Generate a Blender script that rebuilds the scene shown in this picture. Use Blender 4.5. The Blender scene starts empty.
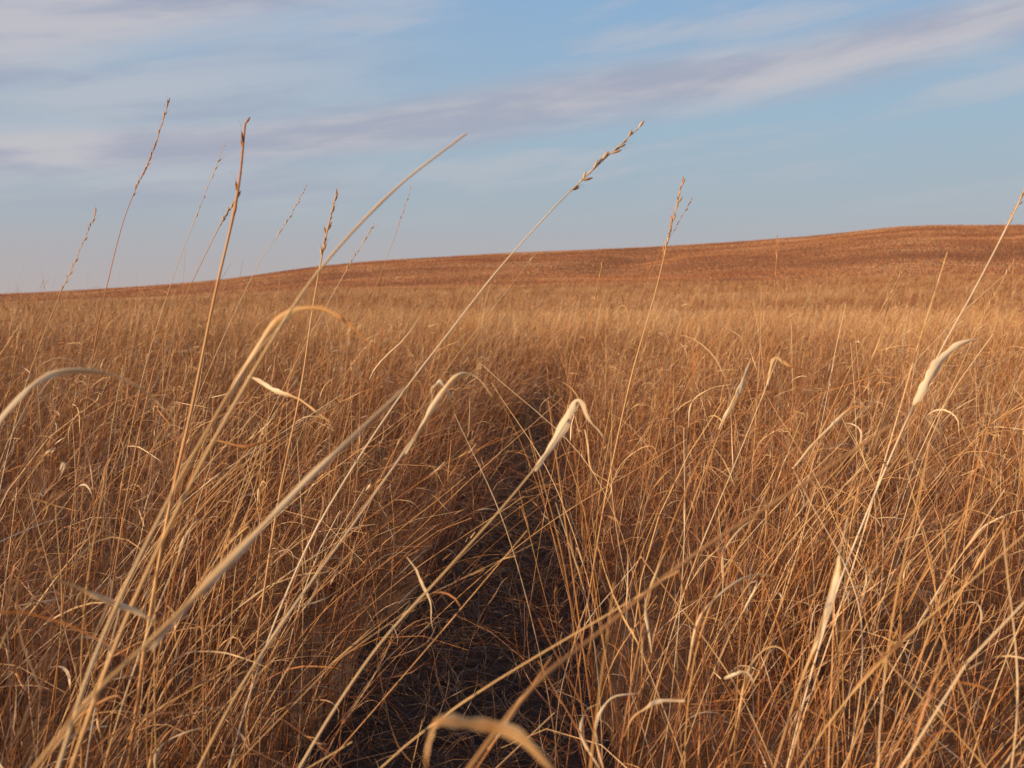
import bpy, math, random
import numpy as np
from mathutils import Vector

rng = np.random.default_rng(7)
random.seed(7)
CAM_H = 1.25
scene = bpy.context.scene
scene.view_settings.view_transform = 'Standard'
scene.view_settings.look = 'None'
scene.view_settings.exposure = 0

def lin(r, g, b):
    def f(c):
        c /= 255.0
        return c/12.92 if c <= 0.04045 else ((c+0.055)/1.055)**2.4
    return (f(r), f(g), f(b), 1.0)

# ------------------------------------------------------------------ terrain
RIDGE_AZ = np.array([-3.2, -1.2, -0.7, -0.51, -0.43, -0.34, -0.27, -0.21, -0.13, -0.03, 0.09, 0.16, 0.24, 0.31, 0.345, 0.38, 0.425, 0.50, 0.7, 1.2, 3.2])
RIDGE_T = np.array([.002, .004, .006, .008, .012, .020, .029, .040, .048, .053, .058, .061, .065, .070, .0745, .0775, .0745, .0725, .070, .04, .004])
_r = np.linspace(50, 700, 400)
def shape(r):
    t = np.clip((r-55)/(430-55), 0, 1)
    s = t**1.35
    fall = np.clip((r-430)/500, 0, 1)
    return s*(1 - 0.35*fall*fall*(3-2*fall)) + 0.03*np.sin(t*9.0)*t*(1-t)
_m = (shape(_r)/_r).max()
_ph = np.random.default_rng(3)
WV = [(_ph.uniform(0, 6.28), _ph.uniform(0, 6.28), f*_ph.uniform(.8, 1.25)) for f in (.016, .02, .028, .036, .05, .065, .085, .11, .15)]
def terrain(x, y):
    x = np.asarray(x, float); y = np.asarray(y, float)
    r = np.hypot(x, y)
    az = np.arctan2(x, y)
    T = np.zeros_like(az)
    for d, w in ((-0.03, .2), (-0.012, .3), (0.012, .3), (0.03, .2)):
        T += w*np.interp(az+d, RIDGE_AZ, RIDGE_T)
    z = shape(r)*T/_m
    f = np.clip((r-60)/150, 0, 1)
    u = np.zeros_like(z)
    for a, p, k in WV[:7]:
        u += (0.0065/k)*np.sin((x*np.cos(a)+y*np.sin(a))*k+p+1.3*np.sin((x*np.sin(a)-y*np.cos(a))*k*0.7+p*2))
    z += f*u
    z -= f*2.0*np.exp(-((x-0.12*y+4*np.sin(y*0.03))/12.0)**2)*np.clip((r-180)/80, 0, 1)*np.clip((420-r)/90, 0, 1)
    g = np.clip((r-2)/10, 0, 1)
    z += g*0.05*(np.sin(x*0.5+0.7)*np.sin(y*0.37))
    return z

def path_x(y):
    return np.interp(y, [-3, 0, 2, 3.1, 4.2, 5.5, 7.1, 10, 15, 19, 24], [-.3, -.2, -.19, -.15, -0.03, 0.04, 0.06, 0.2, 0.47, 0.8, 1.5])
def path_hw(y):
    return np.interp(y, [-3, 0, 3, 5.5, 8, 11, 13, 15], [.30, .30, .28, .26, .225, .18, .10, 0.0])

# ------------------------------------------------------------------ mesh helpers
def mesh_from_quads(name, V, F, attr=None, smooth=True):
    me = bpy.data.meshes.new(name)
    V = np.asarray(V, np.float32); F = np.asarray(F, np.int32)
    me.vertices.add(len(V)); me.vertices.foreach_set("co", V.ravel())
    me.loops.add(F.size); me.loops.foreach_set("vertex_index", F.ravel())
    me.polygons.add(len(F))
    k = F.shape[1]
    me.polygons.foreach_set("loop_start", np.arange(0, F.size, k, dtype=np.int32))
    me.polygons.foreach_set("loop_total", np.full(len(F), k, np.int32))
    if smooth:
        me.polygons.foreach_set("use_smooth", np.ones(len(F), bool))
    me.update(calc_edges=True)
    if attr is not None:
        a = me.attributes.new("gv", 'FLOAT_COLOR', 'POINT')
        a.data.foreach_set("color", np.asarray(attr, np.float32).ravel())
    return me

class Bag:
    def __init__(s): s.V=[]; s.F=[]; s.A=[]; s.n=0
    def add(s, V, F, A):
        s.V.append(V); s.F.append(F+s.n); s.A.append(A); s.n += len(V)
    def mesh(s, name):
        return mesh_from_quads(name, np.concatenate(s.V), np.concatenate(s.F), np.concatenate(s.A))

def blades(bag, base, length, th0, th1, az, width, seg, rnd, kind, power=1.6, twist=0.0, daz=0.0, prof='stem', t0=None, wob=0.0):
    N = len(base)
    b = lambda a: np.broadcast_to(np.asarray(a, float), (N,)).copy()
    length, th0, th1, az, width, rnd, twist, daz = map(b, (length, th0, th1, az, width, rnd, twist, daz))
    t = np.linspace(0, 1, seg+1)
    th = th0[:, None] + (th1-th0)[:, None]*(t[None]**power)
    A = az[:, None] + daz[:, None]*t[None]
    if wob > 0:
        th = th + np.cumsum(rng.normal(0, wob, th.shape), 1)
        A = A + np.cumsum(rng.normal(0, wob*1.5, A.shape), 1)
    tan = np.stack([np.sin(th)*np.cos(A), np.sin(th)*np.sin(A), np.cos(th)], -1)
    step = (length/seg)[:, None, None]*(tan[:, :-1]+tan[:, 1:])*0.5
    P = np.concatenate([base[:, None], base[:, None]+np.cumsum(step, 1)], 1)
    side = np.stack([-np.sin(A), np.cos(A), np.zeros_like(A)], -1)
    nor = np.cross(tan, side)
    phi = rng.uniform(0, math.pi, N)[:, None] + twist[:, None]*t[None]
    wd = np.cos(phi)[..., None]*side + np.sin(phi)[..., None]*nor
    if prof == 'stem': pr = 1-0.62*t
    elif prof == 'leaf': pr = np.minimum(1, 0.45+t*3.0)*np.maximum(1-t, 0.0)**0.65 + 0.04
    else: pr = np.sin(np.clip(t*0.9+0.1, 0, 1)*math.pi)+0.1
    W = (width*0.5)[:, None]*pr[None]
    V = np.stack([P - wd*W[..., None], P + wd*W[..., None]], 2).reshape(-1, 3)
    k = np.arange(seg)
    i0 = (np.arange(N)*(seg+1)*2)[:, None] + (k*2)[None]
    F = np.stack([i0, i0+1, i0+3, i0+2], -1).reshape(-1, 4)
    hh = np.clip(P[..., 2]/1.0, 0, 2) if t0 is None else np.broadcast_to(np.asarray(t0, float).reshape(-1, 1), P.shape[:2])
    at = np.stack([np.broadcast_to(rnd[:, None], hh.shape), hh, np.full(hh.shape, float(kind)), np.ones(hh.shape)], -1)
    at = np.repeat(at[:, :, None], 2, 2).reshape(-1, 4)
    bag.add(V, F, at)
    return P, th, A

def grow(bag, xy, z0, wind=0.12, seg=7, hs=1.0, wmul=1.0, leaf=1.0, tallfrac=0.06, seeds=True, under=1.0, rm=0.45, hmul=None, curls=0.07):
    N = len(xy)
    base = np.column_stack([xy, z0-0.01])
    H = rng.normal(0.79, 0.20, N)*hs
    tall = rng.random(N) < tallfrac
    H[tall] *= rng.uniform(1.15, 1.65, tall.sum())
    H = np.clip(H, 0.22, 1.5)
    if hmul is not None: H = H*hmul
    az = rng.normal(wind, 1.1, N)
    th0 = np.abs(rng.normal(0.20, 0.22, N))
    flat = rng.random(N) < 0.20
    th0[flat] += rng.uniform(0.2, 0.85, flat.sum())
    th1 = th0 + np.abs(rng.normal(0.42, 0.38, N))
    broken = rng.random(N) < 0.16
    th1[broken] += rng.uniform(0.5, 1.6, broken.sum())
    w = rng.uniform(0.0015, 0.0034, N)*wmul
    rn = np.clip(rng.normal(rm, 0.30, N), 0, 1)
    P, th, A = blades(bag, base, H, th0, th1, az, w, seg, rn, 0, power=1.7, wob=0.06)
    M = int(N*1.4*leaf)
    i = rng.integers(0, N, M); k = rng.integers(max(1, seg//5), seg, M)
    b0 = P[i, k]; t0 = th[i, k]
    a = A[i, k] + rng.normal(0, 1.1, M)
    ln = rng.uniform(0.08, 0.34, M)*hs
    e = t0+rng.uniform(0.1, 0.6, M)
    e1 = e+rng.normal(0.6, 0.9, M)
    blades(bag, b0, ln, e, e1, a, rng.uniform(0.002, 0.0048, M)*wmul, max(3, seg-1), np.clip(rng.normal(rm+0.12, 0.30, M), 0, 1), 1,
           power=1.3, twist=rng.normal(0, 2.2, M), daz=rng.normal(0, 1.0, M), prof='leaf', wob=0.10)
    M = int(N*curls)
    if M:
        i = rng.integers(0, N, M); k = rng.integers(max(1, int(seg*0.5)), seg+1, M)
        e = th[i, k]+rng.uniform(0.0, 0.5, M)
        blades(bag, P[i, k], rng.uniform(0.06, 0.22, M)*hs, e, e+rng.uniform(0.3, 2.6, M), A[i, k]+rng.normal(0, .9, M), rng.uniform(0.0035, 0.008, M)*min(wmul, 2.0),
               max(5, seg+1), np.clip(rng.normal(0.88, 0.14, M), 0, 1.1), 1, power=1.0, twist=rng.normal(0, 1.8, M), daz=rng.normal(0, 1.2, M), prof='leaf', wob=0.12)
    if seeds:
        s = np.where(rng.random(N) < 0.2)[0]
        rep = 8
        ii = np.repeat(s, rep)
        f = rng.uniform(0.80, 1.0, len(ii))*seg
        k = np.minimum(f.astype(int), seg-1); fr = (f-k)[:, None]
        b0 = P[ii, k]*(1-fr)+P[ii, k+1]*fr
        blades(bag, b0, rng.uniform(0.012, 0.026, len(ii)), th[ii, k]+rng.normal(0, 0.25, len(ii)), th[ii, k]+rng.normal(0.1, 0.3, len(ii)),
               A[ii, k]+rng.normal(0, 0.4, len(ii)), rng.uniform(0.0014, 0.003, len(ii))*wmul, 1, rng.uniform(0.3, 0.9, len(ii)), 2, prof='stem')
    U = int(N*1.2*under)
    if U:
        ju = rng.integers(0, N, U)
        bu = base[ju] + np.column_stack([rng.normal(0, 0.06, (U, 2)), rng.uniform(0, 0.28, U)])
        blades(bag, bu, rng.uniform(0.14, 0.42, U)*hs, np.abs(rng.normal(0.35, 0.45, U)), rng.uniform(0.2, 2.6, U), rng.uniform(-3.14, 3.14, U),
               rng.uniform(0.0018, 0.0042, U)*wmul, max(3, seg-2), np.clip(rng.normal(rm-0.1, 0.28, U), 0, 1), 1, power=1.2,
               twist=rng.normal(0, 2.0, U), daz=rng.normal(0, 1.4, U), prof='leaf', wob=0.12)

# ------------------------------------------------------------------ materials
def new_mat(name):
    m = bpy.data.materials.new(name); m.use_nodes = True
    nt = m.node_tree; nt.nodes.clear()
    return m, nt, nt.nodes, nt.links

def grass_material(name, tint=(1, 1, 1), dark=0.0, base=(0.42, 0.26, 0.24), n1s=0.6, n2a=0.9):
    m, nt, N, L = new_mat(name)
    out = N.new('ShaderNodeOutputMaterial')
    at = N.new('ShaderNodeAttribute'); at.attribute_name = "gv"
    sep = N.new('ShaderNodeSeparateColor'); L.new(at.outputs['Color'], sep.inputs[0])
    geo = N.new('ShaderNodeNewGeometry')
    n1 = N.new('ShaderNodeTexNoise'); n1.inputs['Scale'].default_value = n1s; n1.inputs['Detail'].default_value = 1
    L.new(geo.outputs['Position'], n1.inputs['Vector'])
    mp = N.new('ShaderNodeVectorMath'); mp.operation = 'MULTIPLY'; mp.inputs[1].default_value = (0.012, 0.03, 0.0)
    L.new(geo.outputs['Position'], mp.inputs[0])
    n2 = N.new('ShaderNodeTexNoise'); n2.inputs['Scale'].default_value = 1.0; n2.inputs['Detail'].default_value = 3
    L.new(mp.outputs[0], n2.inputs['Vector'])
    a = N.new('ShaderNodeMath'); a.operation = 'MULTIPLY_ADD'; a.inputs[1].default_value = 0.8; a.inputs[2].default_value = -0.40
    L.new(n1.outputs['Fac'], a.inputs[0])
    b = N.new('ShaderNodeMath'); b.operation = 'ADD'; L.new(a.outputs[0], b.inputs[0]); L.new(sep.outputs[0], b.inputs[1])
    c = N.new('ShaderNodeMath'); c.operation = 'MULTIPLY_ADD'; c.inputs[1].default_value = n2a; L.new(n2.outputs['Fac'], c.inputs[0])
    c2 = N.new('ShaderNodeMath'); c2.operation = 'ADD'; c2.inputs[1].default_value = -n2a/2
    L.new(b.outputs[0], c.inputs[2]); L.new(c.outputs[0], c2.inputs[0])
    cr = N.new('ShaderNodeValToRGB'); e = cr.color_ramp.elements
    e[0].position = 0.0; e[0].color = (0.17, 0.062, 0.027, 1)
    e[1].position = 1.0; e[1].color = (0.86, 0.71, 0.49, 1)
    for p, col in ((0.25, (0.40, 0.162, 0.053, 1)), (0.5, (0.61, 0.305, 0.105, 1)), (0.75, (0.76, 0.50, 0.22, 1))):
        x = e.new(p); x.color = col
    L.new(c2.outputs[0], cr.inputs[0])
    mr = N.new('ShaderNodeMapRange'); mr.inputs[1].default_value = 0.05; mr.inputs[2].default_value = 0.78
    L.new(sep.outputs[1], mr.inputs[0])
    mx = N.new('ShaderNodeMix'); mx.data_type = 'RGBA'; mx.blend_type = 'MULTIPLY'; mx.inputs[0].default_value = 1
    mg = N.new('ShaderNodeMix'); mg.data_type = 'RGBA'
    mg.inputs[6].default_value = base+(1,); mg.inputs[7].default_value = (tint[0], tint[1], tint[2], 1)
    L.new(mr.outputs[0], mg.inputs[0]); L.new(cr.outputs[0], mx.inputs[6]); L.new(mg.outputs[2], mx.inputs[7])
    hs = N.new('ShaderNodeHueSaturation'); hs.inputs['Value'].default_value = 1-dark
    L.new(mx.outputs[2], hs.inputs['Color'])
    p = N.new('ShaderNodeBsdfPrincipled'); p.inputs['Roughness'].default_value = 0.42
    p.inputs['Specular IOR Level'].default_value = 0.4
    L.new(hs.outputs[0], p.inputs['Base Color'])
    tr = N.new('ShaderNodeBsdfTranslucent'); L.new(hs.outputs[0], tr.inputs['Color'])
    f = N.new('ShaderNodeMath'); f.operation = 'MULTIPLY_ADD'; f.inputs[1].default_value = 0.10; f.inputs[2].default_value = 0.05
    L.new(sep.outputs[2], f.inputs[0])
    ms = N.new('ShaderNodeMixShader'); L.new(f.outputs[0], ms.inputs[0]); L.new(p.outputs[0], ms.inputs[1]); L.new(tr.outputs[0], ms.inputs[2])
    L.new(ms.outputs[0], out.inputs[0])
    return m

def soil_material(name, c1, c2, sc, bump):
    m, nt, N, L = new_mat(name)
    out = N.new('ShaderNodeOutputMaterial'); p = N.new('ShaderNodeBsdfPrincipled'); p.inputs['Roughness'].default_value = 0.95
    p.inputs['Specular IOR Level'].default_value = 0.1
    geo = N.new('ShaderNodeNewGeometry')
    n = N.new('ShaderNodeTexNoise'); n.inputs['Scale'].default_value = sc; n.inputs['Detail'].default_value = 7; n.inputs['Roughness'].default_value = 0.7
    L.new(geo.outputs['Position'], n.inputs['Vector'])
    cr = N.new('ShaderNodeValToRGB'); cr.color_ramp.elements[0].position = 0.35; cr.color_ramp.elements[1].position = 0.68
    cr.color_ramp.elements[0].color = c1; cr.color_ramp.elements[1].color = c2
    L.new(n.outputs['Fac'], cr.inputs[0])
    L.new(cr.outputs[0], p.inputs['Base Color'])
    bp = N.new('ShaderNodeBump'); bp.inputs['Strength'].default_value = 0.8; bp.inputs['Distance'].default_value = bump
    L.new(n.outputs['Fac'], bp.inputs['Height']); L.new(bp.outputs[0], p.inputs['Normal'])
    L.new(p.outputs[0], out.inputs[0])
    return m

M_GRASS = grass_material("dry_bluestem")
M_SLOPE = grass_material("hazed_slope_grass", tint=(0.86, 0.80, 0.98), n1s=0.04, n2a=0.5)  # tint paints distance haze into the hill grass colour
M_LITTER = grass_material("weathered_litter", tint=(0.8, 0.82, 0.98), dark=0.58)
M_GROUND = soil_material("thatch_soil", (0.16, 0.075, 0.035, 1), (0.40, 0.21, 0.10, 1), 3.0, 0.05)
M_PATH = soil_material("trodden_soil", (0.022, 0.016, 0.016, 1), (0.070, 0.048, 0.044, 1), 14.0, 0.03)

def link(name, me, mat, parent=None):
    o = bpy.data.objects.new(name, me); scene.collection.objects.link(o)
    if mat: me.materials.append(mat)
    if parent: o.parent = parent
    return o

# ------------------------------------------------------------------ ground sheet
rr = np.concatenate([[0.0], np.geomspace(0.5, 60, 50), np.linspace(62, 560, 190), np.geomspace(575, 6000, 30)])
aa = np.concatenate([np.linspace(-math.pi, -0.9, 50)[:-1], np.linspace(-0.9, 0.9, 300), np.linspace(0.9, math.pi, 50)[1:]])
RR, AA = np.meshgrid(rr, aa, indexing='ij')
X = RR*np.sin(AA); Y = RR*np.cos(AA); Z = terrain(X, Y)
nr, na_ = X.shape
idx = np.arange(nr*na_).reshape(nr, na_)
F = np.stack([idx[:-1, :-1], idx[:-1, 1:], idx[1:, 1:], idx[1:, :-1]], -1).reshape(-1, 4)[:, ::-1]
link("ground", mesh_from_quads("ground", np.column_stack([X.ravel(), Y.ravel(), Z.ravel()]), F), M_GROUND)

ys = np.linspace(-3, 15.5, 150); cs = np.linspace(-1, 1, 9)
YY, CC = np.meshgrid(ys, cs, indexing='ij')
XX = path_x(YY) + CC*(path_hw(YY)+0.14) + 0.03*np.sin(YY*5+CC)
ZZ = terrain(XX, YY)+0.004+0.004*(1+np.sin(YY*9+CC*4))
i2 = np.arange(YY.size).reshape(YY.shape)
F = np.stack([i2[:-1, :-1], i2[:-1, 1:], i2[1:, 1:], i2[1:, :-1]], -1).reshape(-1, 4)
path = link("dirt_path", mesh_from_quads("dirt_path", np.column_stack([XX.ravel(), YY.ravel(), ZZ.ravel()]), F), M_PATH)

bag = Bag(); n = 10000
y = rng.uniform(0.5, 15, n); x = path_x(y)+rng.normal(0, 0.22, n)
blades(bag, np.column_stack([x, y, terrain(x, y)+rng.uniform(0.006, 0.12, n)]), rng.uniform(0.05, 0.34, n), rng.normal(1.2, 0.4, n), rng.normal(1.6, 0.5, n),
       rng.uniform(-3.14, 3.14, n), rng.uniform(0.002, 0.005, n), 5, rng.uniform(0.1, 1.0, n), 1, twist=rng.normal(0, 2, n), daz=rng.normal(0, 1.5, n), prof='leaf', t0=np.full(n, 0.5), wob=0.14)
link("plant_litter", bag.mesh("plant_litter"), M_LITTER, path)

# ------------------------------------------------------------------ grass
grass = bpy.data.objects.new("tall_grass", None); scene.collection.objects.link(grass)

def clumpy(x, y):
    return 0.5+0.25*np.sin(x*3.1+1.7*np.sin(y*1.3))+0.25*np.sin(y*2.7+1.9*np.sin(x*1.9+1))

CELL = 2.0
def unique_cell(i, j):
    x0, x1, y0, y1 = i*CELL, (i+1)*CELL, j*CELL, (j+1)*CELL
    if y1 <= 0 or y0 >= 16: return False
    ym = min(y1, 9.9)
    near = y0 < 9.9 and (x0 < 0.58*ym+0.5) and (x1 > -0.58*ym-0.5)
    strip = x0 < 1.0 and x1 > -0.4
    return near or strip
cells = [(i, j) for i in range(-12, 12) for j in range(0, 10) if unique_cell(i, j)]
DEN = 360
X_, Y_ = [], []
for i, j in cells:
    far = (j*CELL >= 9.9); m = int(CELL*CELL*(DEN*(0.6 if far else 1.0)))
    x = rng.uniform(0, CELL, m)+i*CELL; y = rng.uniform(0, CELL, m)+j*CELL
    cn = max(8, m//30); cx = rng.uniform(0, CELL, cn)+i*CELL; cy = rng.uniform(0, CELL, cn)+j*CELL
    q = (cn*rng.random(m)**1.5).astype(int); tus = rng.random(m) < .8
    x[tus] = cx[q[tus]]+rng.normal(0, .05, tus.sum()); y[tus] = cy[q[tus]]+rng.normal(0, .05, tus.sum())
    X_.append(x); Y_.append(y)
x = np.concatenate(X_); y = np.concatenate(Y_); n = len(x)
wav = 1+0.2*np.sin(y*4.1)+0.16*np.sin(y*9.7+1)
side = np.where(x < path_x(y), wav, 2-wav)
d = np.abs(x-path_x(y)); hw = path_hw(y)*side*rng.uniform(0.66, 1.25, n)
keep = (np.hypot(x, y) > 0.95) & ((d > hw) | (rng.random(n) < 0.045))
keep &= (rng.random(n) < (0.5+0.5*clumpy(x, y)))
x, y, d = x[keep], y[keep], d[keep]
hm = np.clip(0.44+d*0.98, 0.38, 1.0)
hm = np.where(y > 12.5, np.maximum(hm, np.clip((y-12.5)/2, 0, 1)), hm)*(0.82+0.28*clumpy(y*0.7, x*0.9))
nearm = y < 9.9
bag = Bag()
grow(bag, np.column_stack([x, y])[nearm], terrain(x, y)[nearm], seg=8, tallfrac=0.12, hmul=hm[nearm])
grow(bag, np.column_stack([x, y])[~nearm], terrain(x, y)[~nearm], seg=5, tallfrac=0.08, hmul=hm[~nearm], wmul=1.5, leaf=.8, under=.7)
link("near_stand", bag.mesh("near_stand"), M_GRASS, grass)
print("near stems", len(x), "verts", bag.n)

def proto(kind, i, size):
    bag = Bag()
    den, seg, wm, kw = {'mid': (200, 4, 1.75, dict(tallfrac=.10, leaf=.8, under=.55, curls=.05)),
                        'far': (36, 4, 5.2, dict(tallfrac=.05, seeds=False, leaf=.5, under=.4, rm=.45, curls=.0))}[kind]
    n = int(den*size*size); xy = rng.uniform(-size/2, size/2, (n, 2))
    cl = (0.08, 26) if kind == 'mid' else (0.22, 30)
    cn = n//cl[1]; c = rng.uniform(-size/2, size/2, (cn, 2)); q = rng.integers(0, cn, n); t = rng.random(n) < .68
    xy[t] = c[q[t]]+rng.normal(0, cl[0], (t.sum(), 2))
    grow(bag, xy, np.zeros(n), seg=seg, wmul=wm, **kw)
    o = bpy.data.objects.new("%s_patch_%d" % (kind, i), bag.mesh(kind)); o.data.materials.append(M_GRASS)
    return o

def scatter(kind, cx, cy, size, nv=8):
    coll = bpy.data.collections.new(kind+"_patches")
    for i in range(nv): coll.objects.link(proto(kind, i, size))
    me = bpy.data.meshes.new(kind+"_stand")
    N_ = len(cx); h = size/2
    z = (terrain(cx-h, cy)+terrain(cx+h, cy)+terrain(cx, cy-h)+terrain(cx, cy+h))/4
    gx = (terrain(cx+h, cy)-terrain(cx-h, cy))/size; gy = (terrain(cx, cy+h)-terrain(cx, cy-h))/size
    pts = np.column_stack([cx, cy, z])
    me.vertices.add(N_); me.vertices.foreach_set("co", np.asarray(pts, np.float32).ravel())
    a = me.attributes.new("rot", 'FLOAT_VECTOR', 'POINT')
    a.data.foreach_set("vector", np.column_stack([np.arctan(gy), -np.arctan(gx), np.zeros(N_)]).astype(np.float32).ravel())
    a = me.attributes.new("scl", 'FLOAT_VECTOR', 'POINT')
    zs = rng.uniform(0.85, 1.14, N_)
    a.data.foreach_set("vector", np.column_stack([np.full(N_, 1.04), np.full(N_, 1.04), zs]).astype(np.float32).ravel())
    a = me.attributes.new("pick", 'INT', 'POINT'); a.data.foreach_set("value", rng.integers(0, nv, N_).astype(np.int32))
    o = bpy.data.objects.new(kind+"_stand", me); scene.collection.objects.link(o); o.parent = grass
    ng = bpy.data.node_groups.new(kind+"_gn", 'GeometryNodeTree')
    ng.interface.new_socket("Geometry", in_out='INPUT', socket_type='NodeSocketGeometry')
    ng.interface.new_socket("Geometry", in_out='OUTPUT', socket_type='NodeSocketGeometry')
    N = ng.nodes; L = ng.links
    gi = N.new('NodeGroupInput'); go = N.new('NodeGroupOutput')
    ci = N.new('GeometryNodeCollectionInfo'); ci.inputs['Collection'].default_value = coll
    ci.inputs['Separate Children'].default_value = True; ci.inputs['Reset Children'].default_value = True
    ip = N.new('GeometryNodeInstanceOnPoints'); ip.inputs['Pick Instance'].default_value = True
    def na(nm, ty):
        q = N.new('GeometryNodeInputNamedAttribute'); q.data_type = ty; q.inputs['Name'].default_value = nm; return q.outputs['Attribute']
    L.new(gi.outputs[0], ip.inputs['Points']); L.new(ci.outputs[0], ip.inputs['Instance'])
    L.new(na("rot", 'FLOAT_VECTOR'), ip.inputs['Rotation']); L.new(na("scl", 'FLOAT_VECTOR'), ip.inputs['Scale']); L.new(na("pick", 'INT'), ip.inputs['Instance Index'])
    L.new(ip.outputs[0], go.inputs[0])
    md = o.modifiers.new("scatter", 'NODES'); md.node_group = ng
    print(kind, N_)

def grid(size, half_az, r0, r1, excl):
    m = int(r1/size)+1; I, J = np.meshgrid(np.arange(-m, m), np.arange(-m, m)); I = I.ravel(); J = J.ravel()
    cx = (I+.5)*size; cy = (J+.5)*size; r = np.hypot(cx, cy); az = np.abs(np.arctan2(cx, cy+size))
    k = (r < r1) & (az < half_az) & (r >= r0)
    k &= np.array([not excl(i, j) for i, j in zip(I, J)])
    return cx[k], cy[k]
MIDR = 46
def sup(cx, cy): return np.floor(cx/6)*6+3, np.floor(cy/6)*6+3
cx, cy = grid(2.0, 0.66, 0, MIDR+10, unique_cell)
sx_, sy_ = sup(cx, cy); k = np.hypot(sx_, sy_) < MIDR; cx, cy = cx[k], cy[k]
c2x, c2y = grid(2.0, 4, 0, 7.5, unique_cell)
have = set(zip(cx.tolist(), cy.tolist())); ex = [(a, b) for a, b in zip(c2x.tolist(), c2y.tolist()) if (a, b) not in have and math.hypot(a, b) > 2.0]
cx = np.concatenate([cx, [e[0] for e in ex]]); cy = np.concatenate([cy, [e[1] for e in ex]])
scatter('mid', cx, cy, 2.0)
cx, cy = grid(6.0, 0.64, MIDR, 150, lambda i, j: False)
scatter('far', cx, cy, 6.0)
# slope: one continuous stand, coarser with distance
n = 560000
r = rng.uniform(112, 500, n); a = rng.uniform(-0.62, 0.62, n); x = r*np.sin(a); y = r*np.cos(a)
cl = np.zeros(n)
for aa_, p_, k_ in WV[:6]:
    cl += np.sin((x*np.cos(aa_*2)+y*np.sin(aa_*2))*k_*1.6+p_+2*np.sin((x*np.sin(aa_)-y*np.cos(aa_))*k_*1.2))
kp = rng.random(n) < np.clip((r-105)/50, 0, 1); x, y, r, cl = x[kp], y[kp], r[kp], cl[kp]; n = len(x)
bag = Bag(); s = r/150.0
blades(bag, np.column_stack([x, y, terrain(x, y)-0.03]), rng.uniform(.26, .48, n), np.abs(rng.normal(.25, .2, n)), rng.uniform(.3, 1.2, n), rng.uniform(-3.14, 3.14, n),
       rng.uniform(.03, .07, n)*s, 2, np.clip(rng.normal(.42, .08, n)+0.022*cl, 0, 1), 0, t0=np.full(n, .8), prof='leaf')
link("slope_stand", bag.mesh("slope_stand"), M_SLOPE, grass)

# ------------------------------------------------------------------ individual seeding stalks and broad leaves near the viewer
def S(tx, ty, d):
    return (tx/1000.0*d, d, CAM_H + ty/1000.0*d)
def from_list(pts, d0, d1):
    n = len(pts); out = []
    for i, (px, py) in enumerate(pts):
        d = d0+(d1-d0)*i/(n-1)
        out.append(S((px-512)*1.005, (305-py)*1.005, d))
    return np.array(out)
def smooth(P, n):
    P = np.asarray(P, float)
    P = np.vstack([2*P[0]-P[1], P, 2*P[-1]-P[-2]])
    m = len(P)-3; u = np.linspace(0, m-1e-6, n); out = []
    for q in u:
        i = int(q); t = q-i; a, b, c, d = P[i:i+4]
        out.append(0.5*((2*b)+(c-a)*t+(2*a-5*b+4*c-d)*t*t+(3*b-a-3*c+d)*t**3))
    return np.array(out)
def frames(C):
    T = np.gradient(C, axis=0); T /= np.linalg.norm(T, axis=1)[:, None]
    up = np.array([-0.5, -0.85, 0.15]); A = np.cross(T, up); A /= np.linalg.norm(A, axis=1)[:, None]
    return T, A, np.cross(T, A)
hb = Bag()
def tube(C, r0, r1, rnd):
    T, A, B = frames(C); n = len(C); k = 6; r = np.linspace(r0, r1, n)
    r = r*(1+0.35*np.exp(-((np.arange(n) % 12)-6)**2/0.6))
    an = np.arange(k)*2*math.pi/k
    V = (C[:, None]+r[:, None, None]*(np.cos(an)[None, :, None]*A[:, None]+np.sin(an)[None, :, None]*B[:, None])).reshape(-1, 3)
    F = [(i*k+j, i*k+(j+1) % k, (i+1)*k+(j+1) % k, (i+1)*k+j) for i in range(n-1) for j in range(k)]
    rv = np.repeat(rnd+np.cumsum(rng.normal(0, 0.03, n)), k)
    at = np.column_stack([rv, np.clip(V[:, 2], 0, 1), np.zeros(len(V)), np.ones(len(V))])
    hb.add(V, np.array(F), at)
def ribbon(C, w, rnd, tw0=0.0, tw1=0.0):
    T, A, B = frames(C); n = len(C); t = np.linspace(0, 1, n)
    pr = np.minimum(1, 0.25+t*2.2)*(1-t)**0.75+0.03
    q1, q2, q3 = rng.uniform(0, 6, 3)
    ph = tw0+(tw1-tw0)*t + 0.3*np.sin(t*9+q1)
    D = np.cos(ph)[:, None]*A+np.sin(ph)[:, None]*B; Nn = np.cross(T, D)
    W = w*0.5*pr*(1+0.2*np.sin(t*19+q2)+0.13*np.sin(t*47+q3))
    C = C + Nn*(0.0016*np.sin(t*14+q2))[:, None]
    k = 9; cs = np.linspace(-1, 1, k)
    V = np.stack([C+D*(W*c)[:, None]+Nn*(W*(0.7*c*c+0.10*((j % 2)*2-1)))[:, None] for j, c in enumerate(cs)], 1).reshape(-1, 3)
    F = [(i*k+j, i*k+j+1, (i+1)*k+j+1, (i+1)*k+j) for i in range(n-1) for j in range(k-1)]
    colj = rng.normal(0, 0.18, k)
    rv = rnd + colj[None, :] + np.cumsum(rng.normal(0, 0.05, n))[:, None] - 0.4*(t[:, None]**4)
    at = np.column_stack([np.clip(rv, 0, 1.15).ravel(), np.full(n*k, 0.9), np.ones(n*k), np.ones(n*k)])
    hb.add(V, np.array(F), at)
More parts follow.
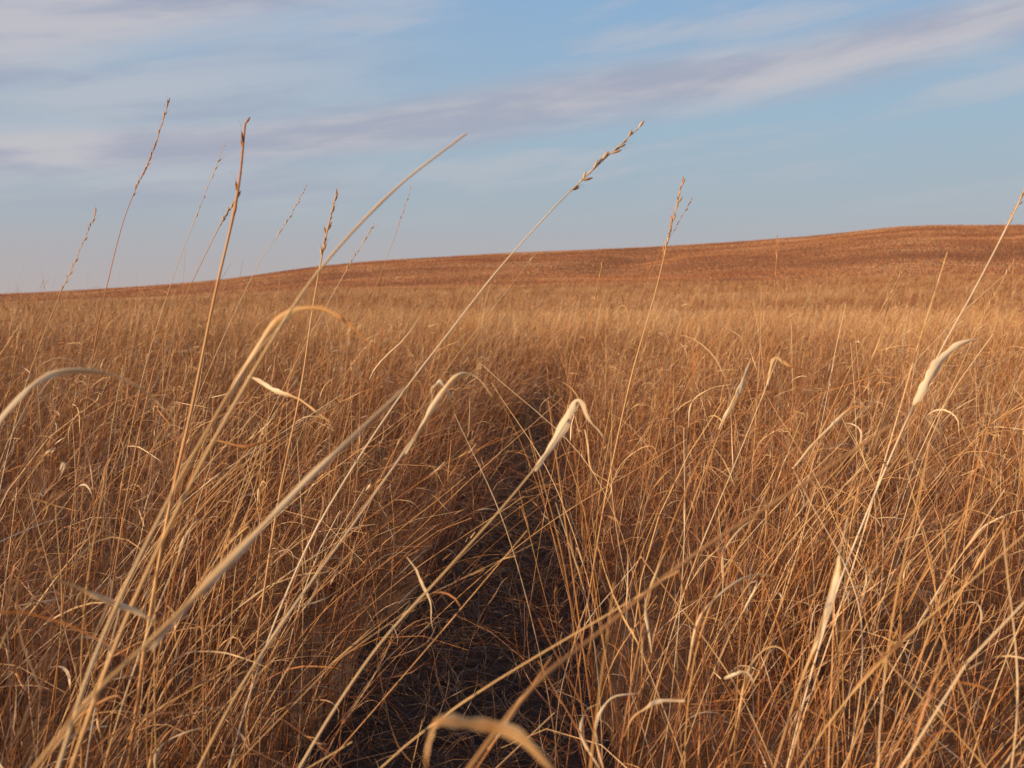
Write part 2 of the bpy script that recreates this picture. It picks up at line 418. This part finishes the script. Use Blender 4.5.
def seedhead(C, i0, i1, count, size, rnd):
    for q in range(count):
        f = i0+(i1-i0)*(q+rng.uniform(-.3, .3))/count; f = min(max(f, 0), len(C)-1.01); i = int(f); c = C[i]*(1-(f-i))+C[i+1]*(f-i)
        T = C[i]-C[i+1]; T /= np.linalg.norm(T)
        o = rng.normal(0, 1, 3); o -= T*o.dot(T); o /= np.linalg.norm(o)
        d = T+o*rng.uniform(0.15, 0.5); d /= np.linalg.norm(d)
        s = size*rng.uniform(0.6, 1.4); n = 6
        t = np.linspace(0, 1, n); Cc = c+d*(t*s)[:, None]
        e1 = np.cross(d, o); e1 /= np.linalg.norm(e1); e2 = np.cross(d, e1)
        rad = s*0.11*(np.sin(np.clip(t, 0, 1)*math.pi)**0.8+0.05)
        an = np.arange(4)*math.pi/2
        V = (Cc[:, None]+rad[:, None, None]*(np.cos(an)[None, :, None]*e1+np.sin(an)[None, :, None]*e2)).reshape(-1, 3)
        F = np.array([(a*4+j, a*4+(j+1) % 4, (a+1)*4+(j+1) % 4, (a+1)*4+j) for a in range(n-1) for j in range(4)])
        at = np.column_stack([np.full(len(V), rnd-0.12+rng.uniform(-.2, .2)), np.full(len(V), 0.9), np.ones(len(V))*0.6, np.ones(len(V))])
        hb.add(V, F, at)
        if rng.random() < 0.6:
            aw = smooth([Cc[-1], Cc[-1]+d*s*0.4+o*s*0.05, Cc[-1]+d*s*0.8+o*s*0.3], 4)
            tube(aw, 0.00025, 0.00015, rnd)

def stalk(pts, d0, d1, r, rnd, seeds=None, size=0.014):
    rnd += 0.05
    P = from_list(pts, d0, d1)
    v = P[-1]-P[-2]; v /= np.linalg.norm(v)
    if v[2] > -0.35: v[2] = -0.35
    g = P[-1].copy(); add = []
    while g[2] > 0 and len(add) < 12:
        v = v*0.75+np.array([-0.08, 0, -1])*0.25; v /= np.linalg.norm(v)
        g = g+v*0.15; add.append(g.copy())
    if add: P = np.vstack([P, add])
    C = smooth(P, 60)
    tube(C, r*0.45, r, rnd)
    if seeds: seedhead(C, 0, seeds[0], seeds[1], size, rnd)
    return C
def leaf(pts, d0, d1, w, rnd, tw0=0.0, tw1=0.0):
    ribbon(smooth(from_list(pts, d0, d1), 48), w*0.78, rnd-0.12, tw0, tw1)

stalk([(175,108),(158,155),(130,215),(108,290),(92,360),(75,460)], 2.3, 2.1, 0.0017, .6, (9, 22))
stalk([(250,127),(240,200),(215,300),(190,410),(165,510)], 1.75, 1.6, 0.0042, .42, (7, 10), 0.016)
stalk([(237,205),(222,228),(190,290),(160,350),(140,420)], 2.5, 2.3, 0.0017, .55, (6, 18))
stalk([(338,198),(327,240),(314,305),(300,390),(280,480)], 2.3, 2.1, 0.0030, .45, (8, 18), 0.018)
stalk([(467,137),(400,188),(340,248),(295,305),(245,385),(190,480),(120,620)], 1.2, 0.95, 0.0026, .75)
stalk([(636,132),(605,160),(575,188),(548,215),(500,268),(455,325),(390,410),(320,520)], 2.0, 1.7, 0.0022, .7, (10, 22), 0.021)
stalk([(680,184),(668,235),(654,295),(632,375),(612,470)], 2.5, 2.4, 0.0026, .55, (9, 24), .018)
stalk([(1024,180),(1002,228),(972,290),(940,352),(905,430),(855,560)], 1.9, 1.7, 0.0025, .7, (6, 16))
stalk([(100,215),(78,262),(55,310),(30,370)], 2.6, 2.5, 0.0015, .6, (10, 20))
stalk([(228,150),(205,205),(178,270),(150,350)], 3.0, 2.9, 0.0014, .6, (8, 10))
stalk([(308,190),(288,225),(262,262),(232,320),(200,390)], 3.0, 2.8, 0.0014, .6, (8, 16))
stalk([(412,190),(395,240),(372,300),(350,380)], 3.6, 3.5, 0.0013, .65, (6, 8))
stalk([(775,238),(773,290),(765,350),(752,430)], 3.0, 2.9, 0.0017, .5, (7, 12))
stalk([(900,272),(880,310),(850,370),(812,460)], 2.7, 2.5, 0.0019, .6, (7, 12))
stalk([(535,255),(500,300),(450,365),(400,440)], 2.8, 2.6, 0.0017, .7, (7, 12))
stalk([(690,200),(672,232),(655,262),(640,300)], 3.2, 3.1, 0.0013, .5, (10, 14))
stalk([(375,225),(345,275),(305,345),(262,430)], 2.6, 2.4, 0.0015, .65, (6, 9))
stalk([(602,262),(592,310),(580,360),(560,440)], 3.2, 3.0, 0.0015, .6, (7, 12))
stalk([(1010,262),(985,310),(960,370),(930,450)], 2.6, 2.4, 0.0016, .6, (7, 12))
stalk([(295,312),(255,355),(212,420),(160,510),(95,640),(50,760)], 1.15, 0.85, 0.0026, .75)
leaf([(225,400),(250,360),(276,322),(302,309),(335,315),(372,345),(402,388)], 1.12, 1.1, 0.014, .93, 0.3, 0.7)
leaf([(-60,520),(-20,440),(20,392),(60,372),(110,376),(150,398),(178,425)], 1.0, 1.15, 0.013, .9, 0.2, 0.5)
stalk([(405,388),(350,438),(290,497),(230,560),(150,640),(60,730)], 0.95, 0.7, 0.0024, .72)
leaf([(140,655),(190,600),(240,545),(300,485),(355,435),(405,388)], 0.74, 0.95, 0.0145, .93, 0.1, 0.5)
stalk([(442,395),(405,450),(345,535),(280,625),(220,720)], 1.45, 1.15, 0.0024, .75)
leaf([(405,455),(425,420),(437,398),(452,380),(465,374),(480,382),(494,398)], 1.4, 1.45, 0.014, .95, 0.3, 0.9)
leaf([(452,398),(440,382),(432,388),(430,402)], 1.44, 1.42, 0.010, .85, 0.3, 1.0)
stalk([(575,408),(545,456),(500,512),(440,580),(370,660)], 1.45, 1.2, 0.0026, .78)
leaf([(535,472),(556,440),(576,402),(590,422),(606,442)], 1.42, 1.46, 0.022, 1.0, 0.1, 0.6)
stalk([(895,425),(800,490),(700,556),(600,640),(520,712)], 0.95, 0.68, 0.0024, .5)
leaf([(560,790),(520,752),(470,735),(435,732),(424,752),(426,785)], 0.58, 0.56, 0.014, .95, 0.2, 0.9)
leaf([(915,405),(928,382),(940,362),(957,345),(979,338)], 1.73, 1.76, 0.030, 1.05, 0.1, 0.7)
leaf([(248,376),(272,390),(300,402),(332,424)], 1.8, 1.75, 0.018, 1.0, 0.4, 0.7)
leaf([(150,628),(110,610),(75,596),(40,580)], 0.95, 0.9, 0.010, .85, 0.4, 0.7)
stalk([(780,352),(762,400),(735,470),(700,560)], 2.1, 1.95, 0.0019, .7)
leaf([(768,385),(775,360),(790,366),(815,374)], 2.1, 2.1, 0.018, 1.0, 0.3, 0.7)
stalk([(756,345),(742,382),(722,430),(690,520)], 2.4, 2.2, 0.0018, .6)
leaf([(720,430),(742,385),(753,352)], 2.3, 2.35, 0.019, .88, 0.2, 0.7)
leaf([(845,560),(838,600),(826,640),(810,690)], 1.2, 1.15, 0.015, .98, 0.2, 0.8)
stalk([(852,520),(842,570),(825,640),(800,720)], 1.25, 1.15, 0.0018, .7)
leaf([(795,470),(830,430),(855,408),(875,412)], 1.9, 1.9, 0.012, .95, 0.3, 1.0)
leaf([(655,660),(650,610),(662,570),(678,540)], 1.5, 1.5, 0.010, .9, 0.5, 1.2)
leaf([(730,688),(745,682),(757,686),(762,700)], 1.4, 1.4, 0.012, 1.0, 0.4, 0.9)
leaf([(405,560),(425,600),(432,640)], 1.6, 1.6, 0.012, .95, 0.4, 0.9)
leaf([(205,440),(240,447),(270,445),(295,470)], 1.6, 1.6, 0.009, .95, 0.4, 0.9)
leaf([(690,710),(660,712),(640,725),(625,750)], 1.3, 1.3, 0.010, .95, 0.4, 0.9)
leaf([(585,430),(592,470),(612,490),(600,520)], 1.9, 1.9, 0.009, .95, 0.4, 1.3)
for q in range(360):
    d = rng.uniform(1.05, 3.2); a = rng.uniform(-0.6, 0.55); xx = a*d
    if abs(xx-path_x(d)) < 0.29: continue
    h = rng.uniform(0.70, 1.12); le = rng.uniform(0.0, 0.85) if a < 0.05 else rng.uniform(-0.25, 0.5)
    if a < -0.0: h -= 0.08
    if a < 0 and xx+le*h*1.3 > path_x(d)-0.2 and rng.random() < 0.5: le = max(0.0, (path_x(d)-0.25-xx)/(h*1.3))*rng.uniform(0.3, 1)
    yy = rng.normal(0, .15); sg = rng.normal(0, .06)
    P = np.array([[xx+le*h*1.3, d+yy, h], [xx+le*h*0.8+sg, d+yy*.6, h*0.74], [xx+le*h*0.34+sg, d+yy*.2, h*0.38], [xx, d, 0.0]])
    C = smooth(P, 26); rv = float(np.clip(rng.normal(0.56 if a < 0.1 else .40, .25), 0.05, 1)); tube(C, 0.0007, rng.uniform(0.0011, 0.0021), rv)
    if rng.random() < 0.4:
        j = rng.integers(4, 14); b = C[j]; T = C[j-1]-C[j]; T /= np.linalg.norm(T); dx = rng.uniform(-.5, 1.0)
        o = np.array([dx, rng.uniform(-.5, .5), 0.1]); L_ = rng.uniform(.04, .1)
        ribbon(smooth([b, b+T*L_, b+T*L_*1.5+o*L_*.8, b+T*L_*rng.uniform(.4, 1.8)+o*L_*1.9], 16), rng.uniform(.004, .008), rng.uniform(.55, .95), .3, rng.uniform(0, 3))
link("seeding_stalks", hb.mesh("seeding_stalks"), M_GRASS, grass)

# ------------------------------------------------------------------ light
SUN_AZ = math.radians(180+58)
SUN_EL = math.radians(12)
sd = Vector((math.sin(SUN_AZ)*math.cos(SUN_EL), math.cos(SUN_AZ)*math.cos(SUN_EL), math.sin(SUN_EL)))
ld = bpy.data.lights.new("sun", 'SUN'); ld.energy = 5.0; ld.angle = math.radians(0.53); ld.color = (1.0, 0.70, 0.42)
lo = bpy.data.objects.new("sun", ld); scene.collection.objects.link(lo)
lo.rotation_euler = (-sd).to_track_quat('-Z', 'Y').to_euler(); lo.location = sd*50

w = bpy.data.worlds.new("World"); scene.world = w; w.use_nodes = True
nt = w.node_tree; N = nt.nodes; L = nt.links; N.clear()
out = N.new('ShaderNodeOutputWorld'); bg = N.new('ShaderNodeBackground'); bg.inputs[1].default_value = 0.1
L.new(bg.outputs[0], out.inputs[0])
sky = N.new('ShaderNodeTexSky'); sky.sky_type = 'NISHITA'; sky.sun_disc = False; sky.sun_elevation = SUN_EL; sky.sun_rotation = SUN_AZ
tc = N.new('ShaderNodeTexCoord'); sx = N.new('ShaderNodeSeparateXYZ'); L.new(tc.outputs['Generated'], sx.inputs[0])
def M(op, a, b=None, c=None, clamp=False):
    m = N.new('ShaderNodeMath'); m.operation = op; m.use_clamp = clamp
    for i, v in enumerate((a, b, c)):
        if v is None: continue
        if isinstance(v, (int, float)): m.inputs[i].default_value = v
        else: L.new(v, m.inputs[i])
    return m.outputs[0]
def ss(v, a, b):
    m = N.new('ShaderNodeMapRange'); m.interpolation_type = 'SMOOTHSTEP'; m.inputs[1].default_value = a; m.inputs[2].default_value = b
    L.new(v, m.inputs[0]); return m.outputs[0]
vx, vy, vz = sx.outputs
az = M('ARCTAN2', vx, vy)
grad = N.new('ShaderNodeValToRGB'); e = grad.color_ramp.elements
e[0].position = 0.0; e[0].color = lin(186, 174, 172); e[1].position = 1.0; e[1].color = lin(38, 56, 94)
for p, c in ((0.045, lin(178, 175, 180)), (0.10, lin(167, 180, 191)), (0.17, lin(158, 184, 203)), (0.30, lin(140, 176, 212)), (0.45, lin(64, 92, 140))):
    x = e.new(p); x.color = c
L.new(vz, grad.inputs[0])
sc = N.new('ShaderNodeVectorMath'); sc.operation = 'SCALE'; sc.inputs['Scale'].default_value = 10.0; L.new(grad.outputs[0], sc.inputs[0])
mixs = N.new('ShaderNodeMix'); mixs.data_type = 'RGBA'; mixs.inputs[0].default_value = 0.94
L.new(sky.outputs[0], mixs.inputs[6]); L.new(sc.outputs[0], mixs.inputs[7])
wv = M('SUBTRACT', M('SUBTRACT', vz, M('MULTIPLY', az, 0.125)), 0.190)
cv = N.new('ShaderNodeCombineXYZ'); L.new(M('MULTIPLY', az, 2.0), cv.inputs[0]); L.new(M('MULTIPLY', wv, 13.0), cv.inputs[1])
def noise(scale, det, rough, off):
    v = N.new('ShaderNodeVectorMath'); v.operation = 'ADD'; v.inputs[1].default_value = (off, off*.7, off*.3); L.new(cv.outputs[0], v.inputs[0])
    n = N.new('ShaderNodeTexNoise'); n.inputs['Scale'].default_value = scale; n.inputs['Detail'].default_value = det; n.inputs['Roughness'].default_value = rough
    n.inputs['Distortion'].default_value = 0.25
    L.new(v.outputs[0], n.inputs['Vector']); return n.outputs['Fac']
nA = noise(1.3, 5, 0.5, 3.1); nB = noise(2.6, 5, 0.55, 9.4)
wd = M('ADD', wv, M('MULTIPLY', M('SUBTRACT', nA, 0.5), 0.04))
b1 = M('MULTIPLY', ss(wd, -0.044, -0.004), M('SUBTRACT', 1.0, ss(wd, 0.004, 0.042)))
b1 = M('MULTIPLY', b1, M('MULTIPLY_ADD', nB, 0.6, 0.68), clamp=True)
s2 = M('SUBTRACT', vz, M('MULTIPLY_ADD', az, 0.30, 0.325))
s2 = M('ADD', s2, M('MULTIPLY', M('SUBTRACT', nA, 0.5), 0.08))
b2 = M('MULTIPLY', ss(s2, -0.03, 0.035), M('MULTIPLY_ADD', nB, 0.4, 0.75), clamp=True)
st = M('MULTIPLY', M('MULTIPLY', ss(nB, 0.42, 0.75), ss(vz, 0.06, 0.16)), 0.6)
lo_ = M('MULTIPLY', M('MULTIPLY', ss(nA, 0.34, 0.62), M('SUBTRACT', 1.0, ss(az, -0.35, 0.1))), M('MULTIPLY', ss(vz, 0.06, 0.12), 0.65))
cl = M('MAXIMUM', M('MAXIMUM', b1, b2), M('MAXIMUM', st, lo_))
cl = M('MULTIPLY', cl, 0.88, clamp=True)
ccol = N.new('ShaderNodeMix'); ccol.data_type = 'RGBA'
c1 = lin(166, 168, 185); c2 = lin(195, 192, 198)
ccol.inputs[6].default_value = tuple(10*v for v in c1[:3])+(1,); ccol.inputs[7].default_value = tuple(10*v for v in c2[:3])+(1,)
L.new(ss(nB, 0.35, 0.65), ccol.inputs[0])
mc = N.new('ShaderNodeMix'); mc.data_type = 'RGBA'; L.new(cl, mc.inputs[0]); L.new(mixs.outputs[2], mc.inputs[6]); L.new(ccol.outputs[2], mc.inputs[7])
L.new(mc.outputs[2], bg.inputs[0])

# ------------------------------------------------------------------ camera
cd = bpy.data.cameras.new("camera"); co = bpy.data.objects.new("camera", cd); scene.collection.objects.link(co)
cd.lens = 35; cd.sensor_width = 36; cd.clip_start = 0.05; cd.clip_end = 12000
co.location = (0, 0, CAM_H); co.rotation_euler = (math.radians(90-4.54), 0, 0)
cd.dof.use_dof = True; cd.dof.focus_distance = 3.0; cd.dof.aperture_fstop = 6.5
scene.camera = co
